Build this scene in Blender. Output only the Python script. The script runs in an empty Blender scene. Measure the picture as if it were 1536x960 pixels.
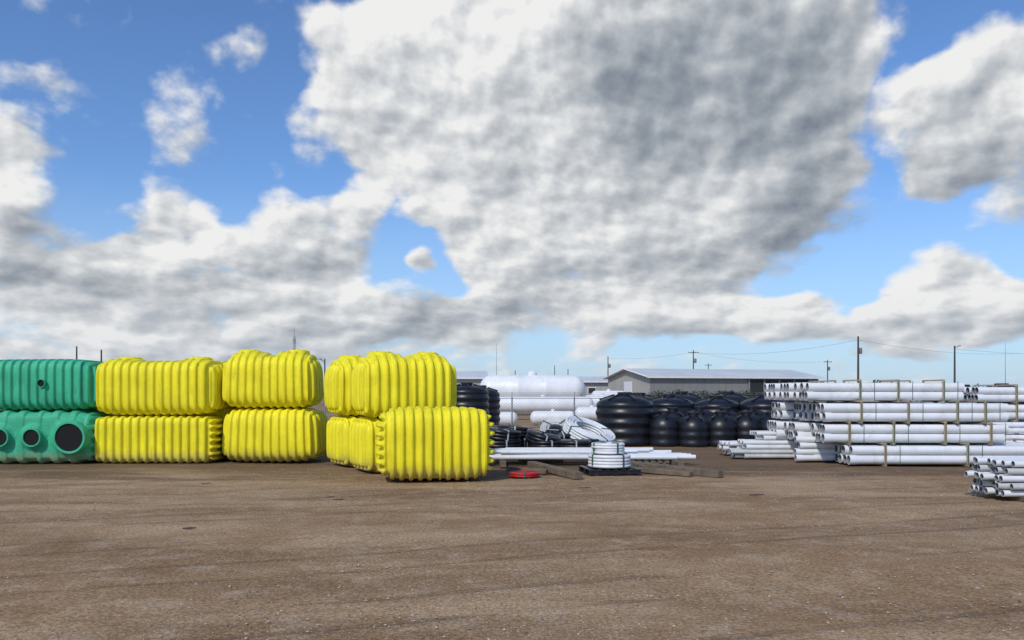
import bpy, math, random
import numpy as np
from mathutils import Vector, Matrix, Euler
random.seed(7); rng=np.random.default_rng(7)
scene=bpy.context.scene
scene.view_settings.view_transform='Standard'
scene.view_settings.look='None'
scene.view_settings.exposure=0
COL=scene.collection

# ------------------------------------------------------------ node helpers
def nmat(name):
    m=bpy.data.materials.new(name); m.use_nodes=True
    nt=m.node_tree; b=nt.nodes['Principled BSDF']
    return m,nt,b
def N(nt,t,**k):
    n=nt.nodes.new(t)
    for a,v in k.items(): setattr(n,a,v)
    return n
def mixc(nt,fac,a,b,blend='MIX'):
    n=N(nt,'ShaderNodeMix',data_type='RGBA',blend_type=blend)
    for s,v in ((n.inputs[0],fac),(n.inputs[6],a),(n.inputs[7],b)):
        if isinstance(v,bpy.types.NodeSocket): nt.links.new(v,s)
        elif isinstance(v,(int,float)): s.default_value=v
        else: s.default_value=(*v,1)
    return n.outputs[2]
def noise(nt,vec,scale,detail=4,rough=.5,dist=0,dim='3D'):
    n=N(nt,'ShaderNodeTexNoise',noise_dimensions=dim); n.inputs['Scale'].default_value=scale
    n.inputs['Detail'].default_value=detail; n.inputs['Roughness'].default_value=rough
    n.inputs['Distortion'].default_value=dist
    if vec is not None: nt.links.new(vec,n.inputs['Vector'])
    return n
def mrange(nt,v,a,b,c=0,d=1,smooth=True):
    n=N(nt,'ShaderNodeMapRange'); 
    if smooth: n.interpolation_type='SMOOTHSTEP'
    nt.links.new(v,n.inputs[0])
    for i,x in enumerate((a,b,c,d)): n.inputs[i+1].default_value=x
    return n.outputs[0]
def math_(nt,op,a,b=None,c=None,clamp=False):
    n=N(nt,'ShaderNodeMath',operation=op); n.use_clamp=clamp
    for s,v in ((n.inputs[0],a),(n.inputs[1],b),(n.inputs[2],c)):
        if v is None: continue
        if isinstance(v,bpy.types.NodeSocket): nt.links.new(v,s)
        else: s.default_value=v
    return n.outputs[0]
def mat_plain(name,c,rough=.5,var=.25,scale=3,dirt=None,dirtamt=.5,metal=0,bump=0,bscale=40,spec=.5):
    m,nt,b=nmat(name)
    tc=N(nt,'ShaderNodeTexCoord').outputs['Object']
    n=noise(nt,tc,scale,4,.6)
    f=mrange(nt,n.outputs[0],.3,.7)
    dark=tuple(x*(1-var) for x in c)
    col=mixc(nt,f,dark,c)
    if dirt:
        n2=noise(nt,tc,scale*2.3,5,.65,.5)
        col=mixc(nt,mrange(nt,n2.outputs[0],.5,.75,0,dirtamt),col,dirt)
    nt.links.new(col,b.inputs['Base Color'])
    b.inputs['Roughness'].default_value=rough; b.inputs['Metallic'].default_value=metal
    b.inputs['Specular IOR Level'].default_value=spec
    if bump:
        n3=noise(nt,tc,bscale,3,.6); bp=N(nt,'ShaderNodeBump'); bp.inputs['Strength'].default_value=bump
        bp.inputs['Distance'].default_value=.02
        nt.links.new(n3.outputs[0],bp.inputs['Height']); nt.links.new(bp.outputs[0],b.inputs['Normal'])
    return m
def mat_plastic(name,c,cd,dust=(.36,.26,.15)):
    """rotomoulded plastic: slightly mottled, dusty near the ground"""
    m,nt,b=nmat(name)
    tc=N(nt,'ShaderNodeTexCoord').outputs['Object']
    geo=N(nt,'ShaderNodeNewGeometry')
    n=noise(nt,tc,1.7,4,.6); col=mixc(nt,mrange(nt,n.outputs[0],.35,.65),cd,c)
    mp=N(nt,'ShaderNodeMapping'); mp.inputs['Scale'].default_value=(9,9,1.2); nt.links.new(tc,mp.inputs[0])
    n2=noise(nt,mp.outputs[0],1.5,5,.65)
    col=mixc(nt,mrange(nt,n2.outputs[0],.48,.75,0,.5),col,tuple(x*.45 for x in c))
    sep=N(nt,'ShaderNodeSeparateXYZ'); nt.links.new(geo.outputs['Position'],sep.inputs[0])
    n3=noise(nt,tc,6,4,.6)
    h=math_(nt,'ADD',sep.outputs[2],math_(nt,'MULTIPLY',n3.outputs[0],-.35))
    col=mixc(nt,mrange(nt,h,-.12,.22,.6,0),col,dust)
    nt.links.new(col,b.inputs['Base Color']); b.inputs['Roughness'].default_value=.6; b.inputs['Specular IOR Level'].default_value=.35
    bp=N(nt,'ShaderNodeBump'); bp.inputs['Strength'].default_value=.15; bp.inputs['Distance'].default_value=.02
    nt.links.new(noise(nt,tc,14,3,.6).outputs[0],bp.inputs['Height']); nt.links.new(bp.outputs[0],b.inputs['Normal'])
    return m

YEL=mat_plastic('yellow_plastic',(.90,.79,.020),(.78,.68,.016))
GRN=mat_plastic('green_plastic',(.055,.48,.26),(.04,.38,.20))
BLK=mat_plain('black_plastic',(.012,.013,.018),.38,.3,2,(.05,.045,.04),.3)
HOLE=mat_plain('painted_hole_shade',(.004,.004,.004),.9)
WHT=mat_plain('white_pvc',(.80,.81,.82),.4,.12,1.3,(.45,.42,.38),.4)
WHTD=mat_plain('white_pvc_dusty',(.62,.62,.60),.5,.25,2.3,(.35,.31,.26),.5)
INN=mat_plain('pipe_bore_shade',(.22,.22,.23),.7)  # bores of the white pipes greyed to paint the shade inside
WOOD=mat_plain('weathered_wood',(.20,.15,.10),.8,.4,5,(.06,.05,.04),.7,bump=.4)
BATT=mat_plain('batten_wood',(.46,.36,.23),.8,.3,5,(.2,.14,.08),.5)
PALE=mat_plain('propane_white',(.84,.84,.84),.4,.10,.8,(.5,.48,.45),.3)
STEEL=mat_plain('galvanised_steel',(.34,.35,.36),.5,.2,5,metal=.6)
POLEM=mat_plain('pole_wood',(.09,.075,.065),.9,.4,1)
WIRE=mat_plain('wire',(.16,.17,.18),.6)
WALLM=mat_plain('metal_siding_beige',(.42,.41,.37),.6,.12,.4)
WALLG=mat_plain('metal_siding_grey',(.24,.245,.235),.6,.12,.4)
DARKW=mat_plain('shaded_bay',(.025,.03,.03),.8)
ROOFM=mat_plain('roof_metal',(.62,.65,.67),.45,.15,.3)
TRIM=mat_plain('trim_white',(.78,.79,.79),.5,.1)
RED=mat_plain('red_plastic',(.55,.015,.015),.5,.3,6)
STRAP=mat_plain('strap',(.03,.12,.08),.6)
SHRUB=mat_plain('foliage',(.05,.075,.03),.9,.6,2)

# ------------------------------------------------------------ mesh builder
class MB:
    def __init__(s): s.v=[]; s.f=[]; s.m=[]; s.n=0
    def add(s,V,F,mi=0):
        s.v.append(np.asarray(V,float)); 
        s.f+= [tuple(int(i)+s.n for i in f) for f in F]; s.m+=[mi]*len(F); s.n+=len(V)
    def box(s,c,d,mi=0,M=None):
        V=np.array([[x,y,z] for x in(-.5,.5) for y in(-.5,.5) for z in(-.5,.5)])*np.array(d)
        if M is not None: V=V@np.array(M.to_3x3()).T
        V=V+np.array(c)
        s.add(V,[(0,1,3,2),(4,6,7,5),(0,4,5,1),(2,3,7,6),(0,2,6,4),(1,5,7,3)],mi)
    def rev(s,prof,seg=24,M=None,mi=0,cap=True):
        """profile (r,z) revolved around Z then transformed with 4x4 M"""
        a=np.linspace(0,2*math.pi,seg,endpoint=False); V=[];F=[]
        for r,z in prof: V+= [[r*math.cos(t),r*math.sin(t),z] for t in a]
        for i in range(len(prof)-1):
            for j in range(seg):
                k=(j+1)%seg; F.append((i*seg+j,i*seg+k,(i+1)*seg+k,(i+1)*seg+j))
        if cap:
            F.append(tuple(range(seg))[::-1]); F.append(tuple((len(prof)-1)*seg+j for j in range(seg)))
        V=np.array(V)
        if M is not None:
            A=np.array(M); V=V@A[:3,:3].T+A[:3,3]
        s.add(V,F,mi)
    def rod(s,p,q,r,seg=8,mi=0,r2=None):
        p=Vector(p);q=Vector(q);d=q-p
        M=Matrix.Translation(p)@d.to_track_quat('Z','Y').to_matrix().to_4x4()
        s.rev([(r,0),(r if r2 is None else r2,d.length)],seg,M,mi)
    def tube(s,p,q,r,t,seg=16,mi=0,mi2=1,bell=False):
        p=Vector(p);q=Vector(q);d=q-p;L=d.length
        M=Matrix.Translation(p)@d.to_track_quat('Z','Y').to_matrix().to_4x4()
        if bell: out=[(r*1.09,0),(r*1.09,.16),(r,.2),(r,L)]
        else: out=[(r,0),(r,L)]
        ri=r-t
        s.rev(out,seg,M,mi,cap=False)
        s.rev([(ri,0),(out[0][0],0)],seg,M,mi,cap=False)
        s.rev([(r,L),(ri,L)],seg,M,mi,cap=False)
        s.rev([(ri,L),(ri,0)],seg,M,mi2,cap=False)
    def torus(s,R,r,M=None,seg=40,ss=8,mi=0,wob=0):
        V=[];F=[];ph=random.random()*6
        for i in range(seg):
            a=2*math.pi*i/seg; RR=R+wob*math.sin(3*a+ph)
            for j in range(ss):
                b=2*math.pi*j/ss
                V.append([(RR+r*math.cos(b))*math.cos(a),(RR+r*math.cos(b))*math.sin(a),r*math.sin(b)])
        for i in range(seg):
            for j in range(ss):
                F.append((i*ss+j,((i+1)%seg)*ss+j,((i+1)%seg)*ss+(j+1)%ss,i*ss+(j+1)%ss))
        V=np.array(V)
        if M is not None:
            A=np.array(M); V=V@A[:3,:3].T+A[:3,3]
        s.add(V,F,mi)
    def obj(s,name,mats,parent=None,loc=None,smooth=True,angle=35):
        me=bpy.data.meshes.new(name); me.from_pydata(np.concatenate(s.v).tolist(),[],s.f)
        for m in mats: me.materials.append(m)
        me.polygons.foreach_set('material_index',s.m)
        me.update()
        if smooth:
            me.polygons.foreach_set('use_smooth',[True]*len(me.polygons))
            try: me.set_sharp_from_angle(angle=math.radians(angle))
            except Exception: pass
        o=bpy.data.objects.new(name,me); COL.objects.link(o)
        if parent: o.parent=parent
        if loc: o.location=loc
        return o
def empty(name,loc=(0,0,0),rz=0):
    o=bpy.data.objects.new(name,None); COL.objects.link(o); o.location=loc; o.rotation_euler=(0,0,rz); o.empty_display_size=.3
    return o
def T(x,y,z): return Matrix.Translation((x,y,z))
def R(a,ax): return Matrix.Rotation(math.radians(a),4,ax)

# ------------------------------------------------------------ ribbed tank
def sst(a,b,x): 
    t=np.clip((x-a)/(b-a),0,1); return t*t*(3-2*t)
def tank_mesh(name,L,W,H,nr=12,ex=5,end='v',lobes=(),taper=0,depth=.06,ph=0,ne=6,midgap=True):
    nx,ny,nz=int(L*64),int(W*44),int(H*44)
    n=[nx,ny,nz]; allv=[];faces=[];off=0
    for fix,a,b in((0,1,2),(1,2,0),(2,0,1)):
        for val,flip in((0,True),(n[fix],False)):
            na,nb=n[a],n[b]
            A,B=np.meshgrid(np.arange(na+1),np.arange(nb+1),indexing='ij')
            P=np.zeros((na+1,nb+1,3),int); P[...,fix]=val;P[...,a]=A;P[...,b]=B
            idx=np.arange((na+1)*(nb+1)).reshape(na+1,nb+1)+off
            q=np.stack([idx[:-1,:-1],idx[1:,:-1],idx[1:,1:],idx[:-1,1:]],-1).reshape(-1,4)
            if flip: q=q[:,::-1]
            faces.append(q); allv.append(P.reshape(-1,3)); off+=(na+1)*(nb+1)
    V=np.concatenate(allv);Fq=np.concatenate(faces)
    U,inv=np.unique(V,axis=0,return_inverse=True); inv=inv.reshape(-1); Fq=inv[Fq]
    q=U/np.array(n)*2-1.0
    s=q/((np.abs(q)**ex).sum(1)**(1/ex))[:,None]
    half=np.array([L,W,H])/2
    Nn=np.sign(s)*np.abs(s)**(ex-1)/half; Nn/=np.linalg.norm(Nn,axis=1)[:,None]
    p=s*half
    x,y,z=p.T.copy()
    def rib(t,k=3.2,b=0.): 
        f=np.tanh(k*(np.sin(t)+b)); return (f+math.tanh(k*(1-b)))/(math.tanh(k*(1+b))+math.tanh(k*(1-b)))
    fx=rib(2*math.pi*nr*x/L+ph,b=-.15)
    if midgap: fx=np.where(np.abs(x)<L/nr*.5,(np.abs(x)>L/nr*.22)*fx,fx)
    ws=1-sst(.55,.95,np.abs(Nn[:,0])); we=sst(.45,.85,np.abs(Nn[:,0]))
    if end=='h': g=rib(2*math.pi*ne*z/H+1.1); dep=depth*1.7
    else: g=rib(2*math.pi*ne*y/W+1.1); dep=depth
    zz=np.abs(Nn[:,2]); wz=1-.45*sst(.85,1,zz)
    inset=depth*(1-fx)*ws*wz+dep*(1-g)*we
    p=p-Nn*inset[:,None]
    for (lx,ly,r,h) in lobes:
        dd=np.sqrt((x-lx)**2+(y-ly)**2)
        p[:,2]+=h*(1-sst(r*.55,r,dd))*(z>0)*sst(0,.8,z/(H/2))
    if taper:
        k=1+taper*(p[:,2:3]/H); p[:,:2]*=k
    p+=.004*np.sin(p[:,[1,2,0]]*3.1+rng.uniform(0,6,3))
    me=bpy.data.meshes.new(name); me.from_pydata(p.tolist(),[],Fq.tolist()); me.update()
    me.polygons.foreach_set('use_smooth',[True]*len(me.polygons))
    return me
def manhole(parent,x,y,z,r,mat,open_=False):
    b=MB()
    if open_:
        b.rev([(r*1.28,-.12),(r*1.22,.03),(r*1.16,.055),(r*1.02,.055),(r,.03)],36,None,0,cap=False)
        b.rev([(r*1.02,.022),(r*.5,.024),(.01,.024)],36,None,1)  # black disc fills the opening, the shade inside is its colour
    else:
        b.rev([(r*1.12,-.1),(r*1.1,.015),(r*1.04,.022),(r*1.0,.012),(r*.97,.012),(r*.95,.035),(r*.6,.05),(.02,.055)],32,None,0)
        for k in range(8):
            a=k*math.pi/4
            b.box((math.cos(a)*r*.6,math.sin(a)*r*.6,.045),(r*.5,.03,.02),0,Matrix.Rotation(a,4,'Z'))
    o=b.obj('manhole_opening' if open_ else 'manhole_lid',[mat,HOLE],parent); o.location=(x,y,z); return o
cache={}
def septic(cx,cy,z,L,W,H,rz=0,mat=YEL,lay=False,holes=(),flip=False,**k):
    root=empty('septic_tank',(cx,cy,z),math.radians(rz))
    kk=(L,W,H,str(sorted(k.items())),mat.name)
    if kk not in cache:
        me=tank_mesh('tank_shell',L,W,H,**k); me.materials.append(mat); cache[kk]=me
    o=bpy.data.objects.new('tank_shell',cache[kk]); COL.objects.link(o); o.parent=root
    if lay:
        o.location=(0,0,W/2); o.rotation_euler=(math.radians(90),0,0)
    else: o.location=(0,0,H/2)
    if flip: o.rotation_euler=(math.pi,0,0)
    lh=k['lobes'][0][3] if k.get('lobes') else 0
    for (hx,hy,r,op) in holes:
        manhole(o,hx,hy,H/2+lh-.012,r,mat,op)
    return root

# stack nearest the green tanks
lob1=((-1.02,0,.66,.06),(1.02,0,.66,.06))
septic(-8.74,20.15,0.0,3.04,1.6,1.17,nr=15,ex=8,end='h',ne=7,flip=True,depth=.07)
septic(-8.76,20.15,1.17,3.04,1.6,1.36,nr=15,ex=5.6,end='v',lobes=lob1,holes=((-.85,0,.26,False),(.92,0,.26,False)))
# second stack
lob2=((-.62,0,.66,.11),(.62,0,.66,.11))
septic(-5.98,20.35,0.0,2.42,1.6,1.36,-1,nr=12,ex=5.2,end='v',taper=-.06)
septic(-6.05,20.35,1.34,2.34,1.55,1.33,1,nr=12,ex=5,end='v',lobes=lob2,holes=((-.62,0,.25,False),(.62,0,.25,False)),taper=-.04)
# stack standing behind the gap
septic(-7.45,22.1,0.0,2.42,1.6,1.36,-1,nr=12,ex=5.2,end='v',taper=-.06)
septic(-7.50,22.1,1.34,2.34,1.55,1.25,1,nr=12,ex=5,end='v',taper=-.04)
# angled group
septic(-2.50,17.95,0,2.1,1.5,1.20,28,nr=11,ex=6,end='v')
septic(-3.32,19.35,0,2.1,1.5,1.20,30,nr=11,ex=6,end='v')
lob3=((-.52,0,.6,.10),(.52,0,.6,.10))
septic(-2.40,17.75,1.18,2.2,1.45,1.32,22,nr=11,ex=5,end='v',lobes=lob3,holes=((-.52,0,.25,False),(.52,0,.25,False)))
septic(-3.38,19.25,1.18,2.1,1.45,1.30,28,nr=11,ex=5,end='v',lobes=lob3,holes=((-.52,0,.25,False),(.52,0,.25,False)))
septic(-1.56,16.12,0,2.36,1.45,1.46,11,nr=13,ex=4.8,end='h',ne=8,depth=.065)
# green ones
septic(-11.54,20.0,0,2.9,1.32,1.5,nr=7,ex=6.5,end='v',mat=GRN,lay=True,depth=.05,
       lobes=((0.95,0,.56,.10),(.02,0,.36,.10),(-.75,0,.36,.10)),holes=((0.95,0,.33,True),(.05,0,.19,True),(-.72,0,.19,True)))
g=septic(-11.54,20.0,1.30,2.9,1.5,1.26,nr=14,ex=5.5,end='v',mat=GRN,midgap=False)
h=manhole(g,.22,-.735,.66,.085,GRN,True); h.rotation_euler=(math.radians(90),0,0)
septic(-11.8,21.7,0,2.9,1.5,1.26,nr=14,ex=5.5,end='v',mat=GRN,midgap=False)

# ------------------------------------------------------------ pipe bundles
def bundle(x0,x1,yf,z0,nw,nh,r,straps=(),jit=.05,name='pvc_pipe_bundle',mat=WHT,rz=0,bells=True,dz=0):
    root=empty(name,(x0,yf,z0),math.radians(rz))
    b=MB(); L=x1-x0
    for j in range(nh):
        for i in range(nw):
            yy=r+(i*2.04)*r+(r*.25 if j%2 else 0); zz=r+j*2.03*r
            a=random.uniform(-jit,jit); c=random.uniform(-jit,jit)
            b.tube((a,yy,zz+dz),(L+c,yy+random.uniform(-.01,.01),zz+random.uniform(-.006,.004)),r*random.uniform(.96,1.0),r*.09,18,0,1,bell=bells and (i+j)%2==0)
    b.obj('pipes',[mat,INN],root)
    s=MB(); H=nh*2.03*r+.02; D=nw*2.04*r+r*.3
    for sx in straps:
        x=sx-x0+random.uniform(-.06,.06)
        for yy in(-.022,D+.02): s.box((x,yy,H/2-.005),(.048,.036,H+.03),0)
        s.box((x,D/2,H+.03),(.048,D+.07,.035),0); s.box((x,D/2,-.022),(.048,D+.07,.035),0)
        s.box((x+.0,-.043,H/2),(.02,.004,H+.02),1)
        s.box((x+.35,-.004,H/2),(.014,.003,H+.01),1)
    if straps: s.obj('battens',[BATT,STRAP],root,smooth=False)
    return root
r=.108
bundle(7.95,14.0,18.75,.045,4,2,r,(8.75,10.7,12.9))
bundle(7.45,13.6,19.75,.045,4,2,r,(8.5,11,13))
bundle(7.30,13.2,20.75,.045,4,2,r,(8.5,11,13))
bundle(7.45,11.75,18.95,.545,4,2,r,(8.02,9.0,10.2,11.3))
bundle(7.10,11.70,19.95,.545,4,2,r,(8.2,11))
bundle(6.95,11.6,20.9,.545,4,2,r,(8.2,11))
bundle(7.40,11.8,18.95,1.045,4,2,r,(8.25,9.35,10.5,11.25))
bundle(7.35,11.7,19.95,1.045,4,2,r,(8.3,11))
bundle(7.05,11.5,20.9,1.045,4,2,r,(8.3,11))
bundle(7.10,10.85,19.2,1.545,4,2,r,(8.35,9.3,10.35))
bundle(7.05,10.7,20.2,1.545,4,2,r,(8.2,10))
bundle(6.95,10.6,21.1,1.545,4,2,r,(8.2,10))
bundle(7.02,12.0,19.7,.045,2,4,.075,(),.12)
bundle(5.85,10.0,20.7,.03,7,2,.055,(),.2,mat=WHTD)
bundle(6.15,10.2,20.85,.26,6,2,.055,(),.15)
bundle(6.5,10.2,21.0,.49,5,2,.055,(),.12)
bundle(5.95,9.5,21.7,.03,6,3,.06,(),.2)
for k,(xa,xb) in enumerate(((12.9,18.5),(12.7,18.4),(12.95,18.4),(12.6,18.3))):
    bundle(xa,xb,21.6,.045+.48*k,4,2,.10,(13.6,15.5,17.5))
    bundle(xa+.1,xb,22.7,.045+.48*k,4,2,.10,(13.6,17.5))
bundle(12.1,17.5,20.6,.045,4,2,.07,(13.5,16)); bundle(12.3,17.5,20.65,.36,4,2,.07,(13.5,16)); bundle(12.2,17.4,20.7,.68,3,2,.07,())
for k in range(5):
    bundle(7.92+random.uniform(-.12,.1),10.8,12.75+random.uniform(-.05,.05),.07+.118*k,9,1,.052,(),.13,name='drain_pipe_bundle',mat=WHTD if k%2 else WHT,rz=random.uniform(-3.5,3.5),bells=False)
b=MB()
for x in(8.2,9.3,10.4): b.box((x,13.2,.034),(.1,1.2,.066),0)
b.obj('pipe_skids',[WOOD],smooth=False)

# ------------------------------------------------------------ coils
def coil(name,x,y,z,Ro,r,nrad,nlay,mat,tilt=(0,0),straps=4):
    root=empty(name,(x,y,z)); root.rotation_euler=(math.radians(tilt[0]),math.radians(tilt[1]),random.random()*.5)
    b=MB()
    for k in range(nlay):
        for m in range(nrad):
            b.torus(Ro-r-m*1.95*r+random.uniform(-.15,.15)*r,r,T(random.uniform(-.01,.01),random.uniform(-.01,.01),r+k*1.85*r),44,8,0,.006)
    b.obj('pipe_windings',[mat],root,angle=180)
    s=MB(); H=nlay*1.85*r+.3*r; wi=nrad*1.95*r
    for q in range(straps):
        a=2*math.pi*q/straps+.4; c,sn=math.cos(a),math.sin(a); M=Matrix.Rotation(a,4,'Z'); Rm=Ro-wi/2
        s.box((c*Rm,sn*Rm,H),(wi+.02,.04,.006),0,M); s.box((c*(Ro+.006),sn*(Ro+.006),H/2),(.006,.04,H),0,M)
    s.obj('coil_ties',[STRAP if mat is not BLK else WHTD],root,smooth=False)
    return root
coil('pipe_coil',2.10,17.25,.14,.46,.036,5,4,WHT)
coil('pipe_coil',2.08,17.27,.43,.36,.03,4,4,WHT)
coil('pipe_coil',2.25,24.0,.38,.80,.045,4,4,WHT,(22,14))
coil('pipe_coil',1.35,24.6,.50,.50,.04,4,3,WHTD,(30,-16))
for (x,y,z,Ro,t) in((-.35,22.8,0,.62,(0,0)),(-.30,22.8,.4,.55,(4,5)),(.2,23.9,0,.7,(0,0)),(.95,22.6,0,.52,(0,0)),(.85,22.7,.28,.50,(8,12)),(1.75,22.5,0,.5,(0,0)),(1.9,23.5,0,.7,(0,0)),(.1,23.7,.4,.6,(-6,6)),(1.5,23.9,.32,.5,(14,-8)),(-.9,24.4,0,.6,(0,0)),(-.9,24.4,.42,.55,(3,3))):
    coil('black_pipe_coil',x,y,z,Ro,.052,4,4 if t==(0,0) else 3,BLK,t,3)
coil('red_hose_coil',.26,16.55,.008,.32,.024,7,2,RED,(0,0),3)

# ------------------------------------------------------------ loose white pipes and timbers
b=MB()
for i in range(9):
    y0=18.9+i*.2; a=random.uniform(-.06,.06)
    x0=-.55+random.uniform(-.2,.25); x1=4.2+random.uniform(-.5,.35)-i*.06
    b.tube((x0,y0-a,.21),(x1,y0+a*2,.21+random.uniform(-.01,.01)),.055,.006,14,0,1)
for i in range(5):
    y0=19.1+i*.22
    b.tube((-.3+random.uniform(-.2,.2),y0,.315),(3.1+random.uniform(-.6,.6),y0+random.uniform(-.1,.1),.315),.05,.006,14,0,1)
b.obj('loose_pvc_pipes',[WHT,INN])
def timber(x0,y0,x1,y1,w=.16,h=.15,z=0,mat=WOOD):
    v=Vector((x1-x0,y1-y0,0)); L=v.length; a=math.atan2(v.y,v.x)
    root=MB(); root.box((0,0,0),(L,w,h),0)
    o=root.obj('timber_beam',[mat],smooth=False); o.location=((x0+x1)/2,(y0+y1)/2,z+h/2+.005); o.rotation_euler=(0,random.uniform(-.01,.01),a)
    bv=o.modifiers.new('b','BEVEL'); bv.width=.012; bv.segments=2
    return o
timber(.45,18.6,1.32,15.95,.20,.14); timber(2.75,20.2,2.9,17.4,.14,.13)
timber(-.1,17.6,.75,17.05,.12,.10)
timber(2.75,18.6,4.25,16.3,.18,.14); timber(2.65,17.6,3.7,16.5,.14,.10); timber(3.7,20.6,3.9,18.4,.14,.13)
timber(-.3,20.5,-.2,18.5,.14,.13)
timber(3.15,17.35,4.25,16.95,.12,.09,.0)
def pallet(x,y,rz,s=1.0,mat=WOOD):
    root=empty('wooden_pallet',(x,y,.0),math.radians(rz)); b=MB()
    for k in(-.45,0,.45): b.box((0,k*s,.06),(1.05*s,.09,.08),0)
    for k in range(7): b.box(((-.48+.16*k)*s,0,.111),(.10,1.05*s,.02),0)
    for k in(-.48,0,.48): b.box((k*s,0,.010),(.10,1.05*s,.018),0)
    b.obj('boards',[mat],root,smooth=False); return root
pallet(2.1,17.3,8,1.05,BLK); pallet(.7,20.1,3); pallet(3.2,19.2,-6)

# ------------------------------------------------------------ black tanks
def drum(name,x,y,R_,H_,dome=.25,ribs=5,neck=.22,mat=BLK,z=0):
    root=empty(name,(x,y,z),random.random()*6); pr=[(R_*.96,0)]
    n=ribs*6
    for i in range(n+1):
        t=i/n; pr.append((R_*(1+.025*math.tanh(2*math.sin(t*ribs*2*math.pi))),.03+t*(H_-dome)))
    for i in range(1,9):
        a=i/9*math.pi/2; pr.append((max(neck,R_*math.cos(a)),H_-dome+.03+dome*math.sin(a)))
    pr+=[(neck,H_+.06),(neck*1.1,H_+.06),(neck*1.1,H_+.12),(neck*.9,H_+.13)]
    b=MB(); b.rev(pr,36); b.obj('tank_body',[mat],root,angle=50)
    s=MB()
    for k in range(6):
        a=k*math.pi/3; M=Matrix.Rotation(a,4,'Z')
        s.box((math.cos(a)*R_*.62,math.sin(a)*R_*.62,H_-dome*.18),(R_*.55,.05,.10),0,M@R(-18,'Y').inverted())
    s.obj('lifting_ribs',[mat],root,smooth=False)
    return root
for a in((3.75,26.6,.95,1.62,.35,4),(5.6,28.5,.9,1.55,.3,4),(7.3,28.6,.85,1.5,.3,4),(8.9,28.2,.9,1.55,.35,4),(4.6,29,.9,1.6,.3,4),(6.4,30.2,.95,1.65,.3,4),(8.2,30.3,.95,1.65,.3,4),(9.8,30,.9,1.6,.3,4)):
    drum('black_water_tank',a[0],a[1],a[2],a[3],a[4],a[5])
for a in((4.95,26.0,.50,1.02),(5.85,25.8,.50,.98),(6.75,25.9,.50,1.0),(7.65,26.1,.5,1.0),(8.45,26.0,.5,.98),(5.4,26.9,.5,1.1),(6.3,26.9,.5,1.15),(7.2,27,.5,1.1),(8.1,27,.5,1.15)):
    drum('black_septic_drum',a[0],a[1],a[2],a[3],.45,2,.17)
drum('black_water_tank',-1.75,31,.85,2.0,.3,6); drum('black_water_tank',-2.9,31.3,.85,2.0,.3,6); drum('black_water_tank',-1.3,33.2,.8,1.9,.3,6)
for a in((16.9,30,.85,1.9),(18.6,30.4,.85,1.95),(20.4,30.4,.85,1.9)): drum('black_water_tank',*a,.3,5)

# ------------------------------------------------------------ propane tanks
def propane(name,x0,x1,y,zc,R_,rz=0):
    L=x1-x0; root=empty(name,(x0,y,0),math.radians(rz)); hl=R_*.75; pr=[]
    for i in range(0,11):
        a=i/10*math.pi/2; pr.append((max(.01,R_*math.sin(a)),hl*(1-math.cos(a))))
    for t in(.33,.66): 
        zc_=hl+t*(L-2*hl); pr+=[(R_,zc_-.03),(R_*1.006,zc_),(R_,zc_+.03)]
    for i in range(10,-1,-1):
        a=i/10*math.pi/2; pr.append((max(.01,R_*math.sin(a)),L-hl*(1-math.cos(a))))
    M=T(0,0,zc)@R(90,'Y'); b=MB(); b.rev(pr,40,M); b.obj('vessel',[PALE],root,angle=60)
    s=MB()
    for t in(.2,.8):
        h=zc-R_*.75
        s.box((L*t,0,h/2),(.35*R_,R_*1.5,h),0)
        s.box((L*t,0,zc-R_*.7),(.3*R_,R_*1.7,.3*R_),0)
    s.obj('saddles',[STEEL],root,smooth=False)
    d=MB(); d.rev([(.3*R_,0),(.3*R_,.2*R_),(.2*R_,.3*R_),(.02,.33*R_)],20,T(L*.5,0,zc+R_*.94)); d.obj('valve_hood',[PALE],root)
    return root
propane('propane_tank',-2.45,5.5,60,1.88,1.14)
propane('propane_tank',-1.2,5.1,50,.97,.50)
propane('propane_tank',4.6,7.1,52,1.05,.5)
propane('propane_tank',5.9,8.6,60,1.35,.5)
propane('propane_tank',-2.3,.3,41,.38,.36); propane('propane_tank',.95,3.35,42,.40,.36)
propane('propane_tank',3.6,5.6,46,.5,.4)

# ------------------------------------------------------------ chain link fence
def fence(x0,x1,y,h):
    root=empty('chain_link_fence',(0,y,0)); b=MB(); n=int((x1-x0)/3)
    for i in range(n+1):
        x=x0+i*3; b.rod((x,0,0),(x,0,h+.05),.035,8); b.rod((x,0,h+.05),(x,-.2,h+.3),.012,5)
    b.rod((x0,0,h),(x0+n*3,0,h),.02,6)
    for k in(.1,.2,.3): b.rod((x0,-k*.66,h+k*.85),(x0+n*3,-k*.66,h+k*.85),.006,4)
    b.obj('posts_and_rail',[STEEL],root)
    w=MB(); V=[];F=[]
    p=.16; t=.0035; X1=x0+n*3; x=x0-h
    while x<X1:
        for sg in(1,-1):
            a0,a1=(x,x+h) if sg==1 else (x+h,x)
            k=len(V); V+=[(a0-t,0.004*sg,0.03),(a0+t,0.004*sg,0.03),(a1+t,0.004*sg,h),(a1-t,0.004*sg,h)]; F.append((k,k+1,k+2,k+3))
        x+=p
    w.add(V,F); w.obj('wire_mesh',[STEEL],root,smooth=False)
fence(-9,27,38.5,1.45)

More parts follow.
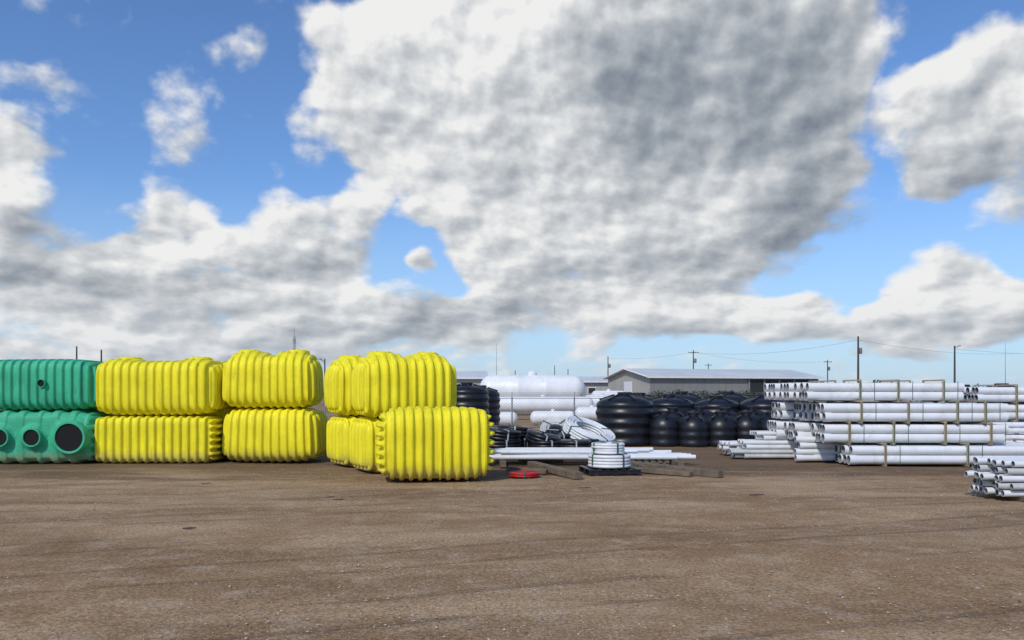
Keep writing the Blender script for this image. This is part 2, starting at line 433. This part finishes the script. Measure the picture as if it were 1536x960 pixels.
# ------------------------------------------------------------ buildings
def shed(name,cx,cy,t,L,W,he,hr,walls,dark=None,door=None,windows=()):
    """(cx,cy)=near corner, long side runs along local x, gable side along local y"""
    root=empty(name,(cx,cy,0),math.radians(t)); b=MB()
    V=[(0,0,0),(L,0,0),(L,W,0),(0,W,0),(0,0,he),(L,0,he),(L,W,he),(0,W,he),(0,W/2,hr),(L,W/2,hr)]
    b.add(V,[(0,1,5,4),(3,7,6,2)],0); b.add(V,[(0,4,8,7,3),(1,2,6,9,5)],1)
    b.obj('walls',walls,root,smooth=False)
    s=MB(); x=.5
    while x<L: s.box((x,-.02,he/2),(.06,.035,he-.02),0); x+=.9
    y=.5
    while y<W:
        hh=he+(hr-he)*(1-abs(y-W/2)/(W/2)); s.box((-.02,y,hh/2-.05),(.035,.06,hh-.1),1); y+=.9
    s.obj('siding_ribs',walls,root,smooth=False)
    r=MB(); o=.45; sl=(hr-he)/(W/2); th=.12
    for sg in(0,1):
        y0=-o if sg==0 else W+o; z0=he-o*sl
        A=[(-o,y0,z0),(L+o,y0,z0),(L+o,W/2,hr),(-o,W/2,hr)]; B=[(p[0],p[1],p[2]+th) for p in A]
        r.add(A+B,[(0,1,2,3),(7,6,5,4),(0,4,5,1),(1,5,6,2),(2,6,7,3),(3,7,4,0)],0)
    r.obj('roof',[ROOFM],root,smooth=False)
    k=MB(); k.box((L/2,-o-.03,he-o*sl+.04),(L+2*o,.05,.2),0)
    for sg in(0,1):
        ya,yb=(-o,W/2) if sg==0 else (W+o,W/2)
        za=he-o*sl
        k.rod((-o-.03,ya,za+.06),(-o-.03,yb,hr+.06),.10,4)
    k.obj('fascia_trim',[TRIM],root,smooth=False)
    if door:
        d=MB(); d.box((-.06,door[0],door[2]/2),(.06,door[1],door[2]),0); d.obj('roller_door',[TRIM],root,smooth=False)
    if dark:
        d=MB(); d.box(((dark[0]+dark[1])/2,-.07,he*.47),(dark[1]-dark[0],.06,he*.90),0)  # flat dark panel on the wall paints the shade of the open bay
        d.obj('bay_shade_panel',[DARKW],root,smooth=False)
        c=MB()
        for i in range(5):
            x=dark[0]+(dark[1]-dark[0])*i/4; c.box((x,-.13,he*.47),(.2,.06,he*.93),0)
        c.obj('bay_posts',[walls[0]],root,smooth=False)
    if windows:
        d=MB(); e=MB()
        for x in windows: d.box((x,-.06,he*.6),(1.0,.06,.8),0); e.box((x,-.05,he*.6),(1.2,.04,1.0),0)
        d.obj('windows',[DARKW],root,smooth=False); e.obj('window_frames',[TRIM],root,smooth=False)
    return root
shed('metal_warehouse',15.5,90,15,21.9,12.5,3.45,4.45,[WALLG,WALLM],dark=(12.5,20.5),door=(6.0,2.4,3.0))
shed('storage_building',9.2,112,4,9,9,3.2,3.9,[WALLM,WALLM],windows=(2,6))
shed('office_building',-8.6,104,6,5.2,8,3.6,4.5,[WALLM,WALLG],windows=(1.5,3.7))
shed('distant_shed',-16,130,0,9,9,4.2,5.2,[WALLM,WALLM])
shed('distant_shed',60,150,-5,16,10,2.6,3.4,[WALLM,WALLM])

# ------------------------------------------------------------ poles & wires
def pole(x,y,h,arms=1,r=.15,lamp=False,trans=False,rz=0):
    root=empty('utility_pole',(x,y,0),math.radians(rz)); b=MB()
    b.rod((0,0,0),(0,0,h),r,10,0,r*.65)
    for a in range(arms):
        z=h-.5-a*.9; b.box((0,-.14,z),(1.9,.09,.11),0)
        for q in(-.85,-.4,.4,.85): b.rev([(.04,0),(.06,.06),(.04,.12),(.02,.18)],8,T(q,-.14,z+.055),0)
    if trans: b.rev([(.2,0),(.23,.05),(.23,.75),(.13,.85)],14,T(.36,0,h-2.4),1)
    if lamp:
        b.rod((0,0,h-.4),(0,-1.2,h-.1),.04,6,1); b.box((0,-1.3,h-.1),(.2,.5,.12),1)
    b.obj('pole_assembly',[POLEM,STEEL],root)
    return root
P=[(47.6,110,9.4,0,.17,False,True),(66.4,120,8.7,0,.17,True,False),(71,180,9.0,1,.15,False,True),(34,150,9.6,1,.14,False,True),
   (54,220,9.6,1,.16,False,False),(20.4,170,9.3,0,.15,False,True),(12.8,240,9.7,0,.16,False,False),(17.5,250,9.0,0,.16,False,False),
   (-65.3,120,8.6,0,.16,False,False),(-61.6,120,8.1,0,.16,False,False),(-23.4,100,5.9,0,.12,True,False),(1.0,250,8.5,0,.16,False,False)]
for p in P: pole(*p,rz=random.uniform(-15,15))
for (x,y,h,r) in((-2.9,150,10.9,.07),(92.5,150,11.0,.08)):
    b=MB(); b.rod((x,y,0),(x,y,h),r,6,0,r*.3); b.obj('antenna_mast',[STEEL])
b=MB(); x,y,h=-27.2,100,9.7
for k in range(3):
    a=k*2.094; b.rod((.22*math.cos(a),.22*math.sin(a),0),(.1*math.cos(a),.1*math.sin(a),h-1),.035,5)
for i in range(20):
    z=i*.43
    for k in range(3):
        a=k*2.094; c=a+2.094; rr=.22-.12*z/h; b.rod((rr*math.cos(a),rr*math.sin(a),z),(rr*math.cos(c),rr*math.sin(c),z+.43),.018,4)
b.rod((0,0,h-1),(0,0,h),.03,5); b.box((0,0,h-1.6),(.35,.2,.5))
o=b.obj('radio_mast',[STEEL]); o.location=(x,y,0)
def wire(p,q,sag,r=.014):
    b=MB(); p=Vector(p);q=Vector(q); n=14; pr=None
    for i in range(n+1):
        t=i/n; c=p.lerp(q,t); c.z-=4*sag*t*(1-t)
        if pr is not None: b.rod(pr,c,r,4)
        pr=c
    b.obj('power_line',[WIRE])
wire((47.6,110,8.9),(95,150,9.0),.8); wire((47.6,110,8.9),(34,150,9.2),1.0)
wire((34,150,9.2),(20.4,170,8.9),.5); wire((34,150,9.2),(71,180,8.6),.9); wire((66.4,120,8.2),(120,140,8.6),.8)

# ------------------------------------------------------------ foliage masses
def foliage(name,blobs,per,size):
    V=[];F=[]
    for (c,rad) in blobs:
        d=rng.normal(size=(per,3)); d/=np.linalg.norm(d,axis=1)[:,None]
        rr=rng.uniform(.55,1.08,(per,1)); P_=np.array(c)+d*rr*np.array(rad)
        P_[:,2]=np.maximum(P_[:,2],.05)
        for p in P_:
            u=rng.normal(size=3);u/=np.linalg.norm(u); w=np.cross(u,rng.normal(size=3)); w/=np.linalg.norm(w)
            s=size*rng.uniform(.5,1.3); k=len(V)
            V+=[p-u*s,p+w*s*.6,p+u*s,p-w*s*.6]; F.append((k,k+1,k+2,k+3))
    b=MB(); b.add(np.array(V),F); return b.obj(name,[SHRUB],smooth=False)
bl=[]
for i in range(24): bl.append(((13.2+i*.48,75+random.uniform(-.5,.5),1.0),(.55,.8,.85+random.uniform(-.1,.12))))
foliage('hedge',bl,260,.11)
bl=[]
x=-330
while x<360:
    hh=random.uniform(.9,2.1)+(1.3 if random.random()<.15 else 0); w=random.uniform(3,8)
    if random.random()<.8: bl.append(((x,290+random.uniform(-25,25),hh*.8),(w,4,hh)))
    x+=w*random.uniform(.6,1.5)
foliage('distant_tree_line',bl,140,.45)
bl=[((58+random.uniform(-3,3),125+random.uniform(-2,2),random.uniform(1.5,2.6)),(1.4,1.4,1.1)) for _ in range(8)]
foliage('bushes',bl,220,.2)

# ------------------------------------------------------------ ground
def ground():
    def ax(lo,hi,fine,mid):
        a=[0.];s=fine
        while a[-1]<hi: 
            a.append(a[-1]+s); 
            if a[-1]>mid: s*=1.25
        return np.array(a)
    xp=ax(0,2500,.35,16); X=np.concatenate([-xp[:0:-1],xp]); yp=ax(0,2500,.3,24); Y=np.concatenate([-yp[:0:-1][-40:],yp])
    Y=np.concatenate([[-400,-100],Y[Y>-60]]); 
    A,B=np.meshgrid(X,Y,indexing='ij')
    Z=np.zeros_like(A)
    for k in range(26):
        fx,fy=rng.normal(0,.9),rng.normal(0,1.3); Z+=np.sin(A*fx+B*fy+rng.uniform(0,6))*.0035
    Z*=np.clip(1.4-np.abs(B-8)/14,0,1); Z-=.006
    V=np.stack([A,B,Z],-1).reshape(-1,3); idx=np.arange(len(V)).reshape(A.shape)
    F=np.stack([idx[:-1,:-1],idx[1:,:-1],idx[1:,1:],idx[:-1,1:]],-1).reshape(-1,4)
    me=bpy.data.meshes.new('ground'); me.from_pydata(V.tolist(),[],F.tolist()); me.update()
    me.polygons.foreach_set('use_smooth',[True]*len(me.polygons))
    o=bpy.data.objects.new('ground',me); COL.objects.link(o)
    m,nt,bs=nmat('dirt_gravel'); tc=N(nt,'ShaderNodeTexCoord').outputs['Object']
    big=noise(nt,tc,.22,4,.6,.4)
    mp=N(nt,'ShaderNodeMapping'); mp.inputs['Scale'].default_value=(.30,1.3,1); mp.inputs['Rotation'].default_value=(0,0,.12); nt.links.new(tc,mp.inputs[0])
    streak=noise(nt,mp.outputs[0],.55,6,.62,.6)
    med=noise(nt,tc,2.2,6,.68)
    fine=noise(nt,tc,28,3,.75)
    col=mixc(nt,mrange(nt,big.outputs[0],.38,.62),(.30,.188,.098),(.43,.295,.17))
    col=mixc(nt,mrange(nt,streak.outputs[0],.40,.64,0,.8),col,(.22,.133,.068))
    col=mixc(nt,mrange(nt,med.outputs[0],.45,.72,0,.5),col,(.50,.375,.26))
    # worn wheel tracks crossing the yard
    mw=N(nt,'ShaderNodeMapping'); mw.inputs['Rotation'].default_value=(0,0,1.25); nt.links.new(tc,mw.inputs[0])
    wv=N(nt,'ShaderNodeTexWave',wave_type='BANDS',bands_direction='X'); wv.inputs['Scale'].default_value=.17; wv.inputs['Distortion'].default_value=2.2
    wv.inputs['Detail'].default_value=1; wv.inputs['Detail Scale'].default_value=.25; nt.links.new(mw.outputs[0],wv.inputs['Vector'])
    wf=wv.outputs['Fac']
    tr=math_(nt,'MULTIPLY',mrange(nt,wf,.52,.62),mrange(nt,wf,.70,.82,1,0))
    tr=math_(nt,'MULTIPLY',tr,mrange(nt,streak.outputs[0],.36,.58,.1,1))
    col=mixc(nt,math_(nt,'MULTIPLY',tr,.42),col,(.19,.118,.064))
    v=N(nt,'ShaderNodeTexVoronoi'); v.inputs['Scale'].default_value=38; nt.links.new(tc,v.inputs['Vector'])
    rgb=N(nt,'ShaderNodeSeparateColor'); nt.links.new(v.outputs['Color'],rgb.inputs[0])
    st=mixc(nt,rgb.outputs[1],(.14,.10,.075),(.66,.56,.46))
    sm=math_(nt,'MULTIPLY',mrange(nt,v.outputs['Distance'],.25,.42,1,0),mrange(nt,rgb.outputs[0],.48,.60))
    area=mrange(nt,big.outputs[0],.35,.6,.3,.9)
    col=mixc(nt,math_(nt,'MULTIPLY',sm,area),col,st)
    col=mixc(nt,.7,col,mixc(nt,mrange(nt,fine.outputs[0],.32,.68),(.5,.5,.5),(1.5,1.45,1.38)),'MULTIPLY')
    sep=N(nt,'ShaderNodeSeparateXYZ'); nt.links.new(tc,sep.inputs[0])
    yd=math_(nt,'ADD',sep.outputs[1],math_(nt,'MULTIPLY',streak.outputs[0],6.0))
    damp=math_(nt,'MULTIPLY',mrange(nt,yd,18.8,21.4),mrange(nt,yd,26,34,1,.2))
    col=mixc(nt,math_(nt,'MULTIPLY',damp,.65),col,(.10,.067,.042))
    nt.links.new(col,bs.inputs['Base Color']); bs.inputs['Roughness'].default_value=.92; bs.inputs['Specular IOR Level'].default_value=.15
    hsum=math_(nt,'ADD',math_(nt,'MULTIPLY',fine.outputs[0],.5),math_(nt,'ADD',math_(nt,'MULTIPLY',sm,.5),math_(nt,'MULTIPLY',med.outputs[0],1.5)))
    hsum=math_(nt,'MULTIPLY_ADD',tr,-1.2,hsum)
    bp=N(nt,'ShaderNodeBump'); bp.inputs['Strength'].default_value=.6; bp.inputs['Distance'].default_value=.03
    nt.links.new(hsum,bp.inputs['Height']); nt.links.new(bp.outputs[0],bs.inputs['Normal'])
    me.materials.append(m)
ground()
def gravel(n):
    base=np.array([(1,0,0),(-1,0,0),(0,1,0),(0,-1,0),(0,0,1),(0,0,-1)],float)
    fc=np.array([(0,2,4),(2,1,4),(1,3,4),(3,0,4),(2,0,5),(1,2,5),(3,1,5),(0,3,5)])
    y=4.5+ (rng.random(n)**1.3)*14; x=rng.uniform(-.72,.72,n)*y
    s=.0035+.011*rng.random(n)**4
    V=(base[None]*rng.uniform(.6,1.3,(n,6,1)))*s[:,None,None]*np.array([1.2,1.0,.6])
    a=rng.uniform(0,6.28,n); c,sn=np.cos(a)[:,None],np.sin(a)[:,None]
    X=V[...,0]*c-V[...,1]*sn; Y=V[...,0]*sn+V[...,1]*c
    V=np.stack([X+x[:,None],Y+y[:,None],V[...,2]+s[:,None]*.25],-1).reshape(-1,3)
    F=(fc[None]+6*np.arange(n)[:,None,None]).reshape(-1,3)
    me=bpy.data.meshes.new('gravel'); me.from_pydata(V.tolist(),[],F.tolist()); me.update()
    m,nt,bs=nmat('stone'); g=N(nt,'ShaderNodeNewGeometry')
    nt.links.new(mixc(nt,g.outputs['Random Per Island'],(.12,.09,.06),(.62,.52,.42)),bs.inputs['Base Color']); bs.inputs['Roughness'].default_value=.9
    me.materials.append(m); o=bpy.data.objects.new('gravel',me); COL.objects.link(o)
gravel(12000)
b=MB()
for (x,y) in((-5.9,15.2),(-3.1,13.2),(-2.9,12.9),(-4.2,10.2),(1.2,14.5),(4.0,13.5)):
    for k in range(3):
        a=random.uniform(-.5,.5); b.rod((x,y,.012),(x+random.uniform(.1,.25)*math.cos(a),y+.1*math.sin(a),.02),.008,5)
b.obj('twig_debris',[POLEM])

# ------------------------------------------------------------ world: sky + clouds
SE,SR=42,208
w=bpy.data.worlds.new('World'); scene.world=w; w.use_nodes=True; nt=w.node_tree; nt.nodes.clear()
out=N(nt,'ShaderNodeOutputWorld'); bg=N(nt,'ShaderNodeBackground'); nt.links.new(bg.outputs[0],out.inputs[0]); bg.inputs[1].default_value=.1
sky=N(nt,'ShaderNodeTexSky',sky_type='NISHITA'); sky.sun_disc=False; sky.sun_elevation=math.radians(SE); sky.sun_rotation=math.radians(SR)
sky.altitude=300; sky.air_density=1.0; sky.dust_density=.6; sky.ozone_density=2.5
tc=N(nt,'ShaderNodeTexCoord').outputs['Generated']
sp=N(nt,'ShaderNodeSeparateXYZ'); nt.links.new(tc,sp.inputs[0])
az=math_(nt,'MULTIPLY',math_(nt,'ARCTAN2',sp.outputs[0],sp.outputs[1]),57.2958)
el=math_(nt,'MULTIPLY',math_(nt,'ARCSINE',sp.outputs[2]),57.2958)
cb=N(nt,'ShaderNodeCombineXYZ'); nt.links.new(az,cb.inputs[0]); nt.links.new(el,cb.inputs[1])
P0=cb.outputs[0]
def vm(op,a,b=None,c=None):
    n=N(nt,'ShaderNodeVectorMath',operation=op)
    for i,v in enumerate((a,b,c)):
        if v is None: continue
        if isinstance(v,bpy.types.NodeSocket): nt.links.new(v,n.inputs[i])
        else: n.inputs[i].default_value=v
    return n
# noise coordinates: clouds bunch up towards the horizon
elc=math_(nt,'LOGARITHM',math_(nt,'ADD',math_(nt,'MULTIPLY',math_(nt,'MAXIMUM',el,-2.0),1/20.0),1.0),2.71828)
cb2=N(nt,'ShaderNodeCombineXYZ'); nt.links.new(az,cb2.inputs[0]); nt.links.new(math_(nt,'MULTIPLY',elc,50.0),cb2.inputs[1]); Q0=cb2.outputs[0]
wn=noise(nt,Q0,.14,2,.5,dim='2D'); PW=vm('ADD',P0,vm('MULTIPLY_ADD',wn.outputs['Color'],(6,3.2,0),(-3.0,-1.6,0)).outputs[0]).outputs[0]
def field(blobs,grow,light):
    acc=None; la=None
    for (a,e,ra,re,wt) in blobs:
        q=vm('MULTIPLY_ADD',PW,(1/(ra*grow),1/(re*grow),0),(-a/(ra*grow),-e/(re*grow),0)).outputs[0]
        d=vm('DOT_PRODUCT',q,q).outputs['Value']
        v=math_(nt,'MULTIPLY_ADD',d,-wt,wt,True)
        acc=v if acc is None else math_(nt,'ADD',acc,v)
        if light:
            g_=vm('DOT_PRODUCT',q,(-.35,.8,0)).outputs['Value']
            la=math_(nt,'MULTIPLY',v,g_) if la is None else math_(nt,'MULTIPLY_ADD',v,g_,la)
    return acc,la
C=[(-5.6,21.4,6.5,5.5,.9),(-9.6,23.2,3.0,3.0,.8),(-10.5,17.6,4.0,2.2,.7),(1.5,23.7,9,6,1),(8.6,19.9,8,8,1),(15.5,23.5,8,6,1),(20,19.7,4.2,5,.9),(1.0,16.6,8,4.5,.8),(12.5,14.9,8,4.5,.9),
(20.5,12.4,3.2,2.6,.7),(-.6,11.9,4.2,2.8,.8),(6.3,10.2,7.5,3.6,.9),(14.6,10.4,4.2,3.0,.7),(1.5,7,4.6,2.2,.7),(9.1,5.2,6,1.7,.9),(15.5,5.4,4,1.5,.8),(19.8,5,2.8,1.5,.7),
(-10.7,12.9,2.2,2.0,.8),(-14,10.2,3.4,2.2,.8),(-15.8,7.0,4.6,2.1,.8),(-9.8,5.8,4.5,1.9,.8),(-23.3,11.3,2.8,1.8,.9),(-19.2,9.8,2.0,1.2,.6),(-25.3,7.8,4.0,1.8,.8),(-31,7.4,4.4,2.6,.8),
(-32.8,12.7,2.6,2.3,1),(-19.0,22.1,2.0,1.3,.45),(-22.3,18.0,1.9,3.6,.36),(-31,18.7,3.8,1.0,.45),(-32,15.6,2.2,.8,.4),(-21.3,4.2,12,2.2,.8),(-7.1,8.9,1.2,.65,.9),(-4,4.6,4,1.7,.7),
(30.9,19.0,2.3,2.6,1),(28.3,16.2,2.5,3.2,.8),(31.6,14.0,3.6,3.0,.8),(28.2,6.4,2.9,2.0,1),(31.5,4.8,3.6,1.5,.9),(25,3.6,3,1.1,.8),(38,19,4,7,.8),(-42,14,6,7,.8),(46,8,7,4,.8)]
Mf,Lf=field(C,1.5,True)
Dk=[(14.2,22.4,8.5,5.5,1),(8.5,18.8,5,4,.55),(19.8,18.2,4.5,5,.6),(21,11.2,4,2.4,.8),(8.6,8.2,8,1.3,.3),(-30.5,9.0,5,2.2,.75),(-25.3,6.2,7,1.5,.45),(-4.8,6.2,4,1.3,.9),(29.8,14.2,4,2.2,.5),(12,13.0,6,1.1,.25),(-16,7.8,4,1.2,.45),(-11,4.2,8,1.2,.3)]
Df,_=field(Dk,1.4,False)
n1=noise(nt,Q0,.14,4,.5,dim='2D').outputs[0]
n1b=noise(nt,vm('ADD',Q0,(-1.0,1.5,0)).outputs[0],.14,4,.5,dim='2D').outputs[0]
n2=noise(nt,Q0,.38,5,.52,dim='2D').outputs[0]
n2b=noise(nt,vm('ADD',Q0,(-.45,.7,0)).outputs[0],.38,3,.46,dim='2D').outputs[0]
cov=math_(nt,'ADD',math_(nt,'MINIMUM',Mf,1.0),math_(nt,'ADD',math_(nt,'MULTIPLY_ADD',n1,1.15,-.575),math_(nt,'MULTIPLY_ADD',n2,.85,-.425)))
cov=math_(nt,'ADD',cov,mrange(nt,el,0,8,.25,0,False))
mask=mrange(nt,cov,.14,.66)
lit=math_(nt,'ADD',math_(nt,'MULTIPLY',math_(nt,'SUBTRACT',n1,n1b),1.35),math_(nt,'MULTIPLY',math_(nt,'SUBTRACT',n2,n2b),.75))
lit=math_(nt,'ADD',lit,math_(nt,'MULTIPLY',math_(nt,'MINIMUM',Df,1.0),-.50))
puff=math_(nt,'DIVIDE',Lf,math_(nt,'ADD',Mf,.25))
lit=math_(nt,'MULTIPLY_ADD',puff,.55,math_(nt,'ADD',lit,.83))
ramp=N(nt,'ShaderNodeValToRGB'); nt.links.new(lit,ramp.inputs[0]); e=ramp.color_ramp.elements
e[0].position=.0; e[0].color=(.20,.235,.29,1); e[1].position=1; e[1].color=(.86,.86,.855,1)
for p_,c in((.3,(.32,.355,.40,1)),(.6,(.50,.53,.565,1)),(.8,(.67,.69,.71,1))):
    q=e.new(p_); q.color=c
cc=vm('MULTIPLY',ramp.outputs[0],(10,10,10)).outputs[0]
skyc=vm('MULTIPLY',sky.outputs[0],(.92,1.18,1.50)).outputs[0]
skyc=mixc(nt,mrange(nt,el,0,14,.72,0,False),skyc,(4.4,5.8,7.6))
cc=mixc(nt,mrange(nt,el,0,7,.35,0,False),cc,(5.0,5.6,6.4))
fin=mixc(nt,mask,skyc,cc)
nt.links.new(fin,bg.inputs[0])
try: w.cycles.sampling_method='NONE'
except Exception as ex_: print('mis',ex_)

# ------------------------------------------------------------ sun
a=math.radians(SR); e_=math.radians(SE)
S=Vector((math.sin(a)*math.cos(e_),math.cos(a)*math.cos(e_),math.sin(e_)))
l=bpy.data.lights.new('sun','SUN'); l.energy=2.6; l.angle=math.radians(2.5); l.color=(1,.95,.87)
so=bpy.data.objects.new('sun',l); COL.objects.link(so); so.rotation_euler=(-S).to_track_quat('-Z','Y').to_euler(); so.location=(0,0,30)

# ------------------------------------------------------------ camera
cam=bpy.data.cameras.new('camera'); co=bpy.data.objects.new('camera',cam); COL.objects.link(co)
co.location=(0,0,1.75); co.rotation_euler=(math.radians(90),0,0); cam.sensor_width=36; cam.lens=28.125
cam.shift_y=108/1536; cam.clip_end=5000; cam.clip_start=.05
scene.camera=co
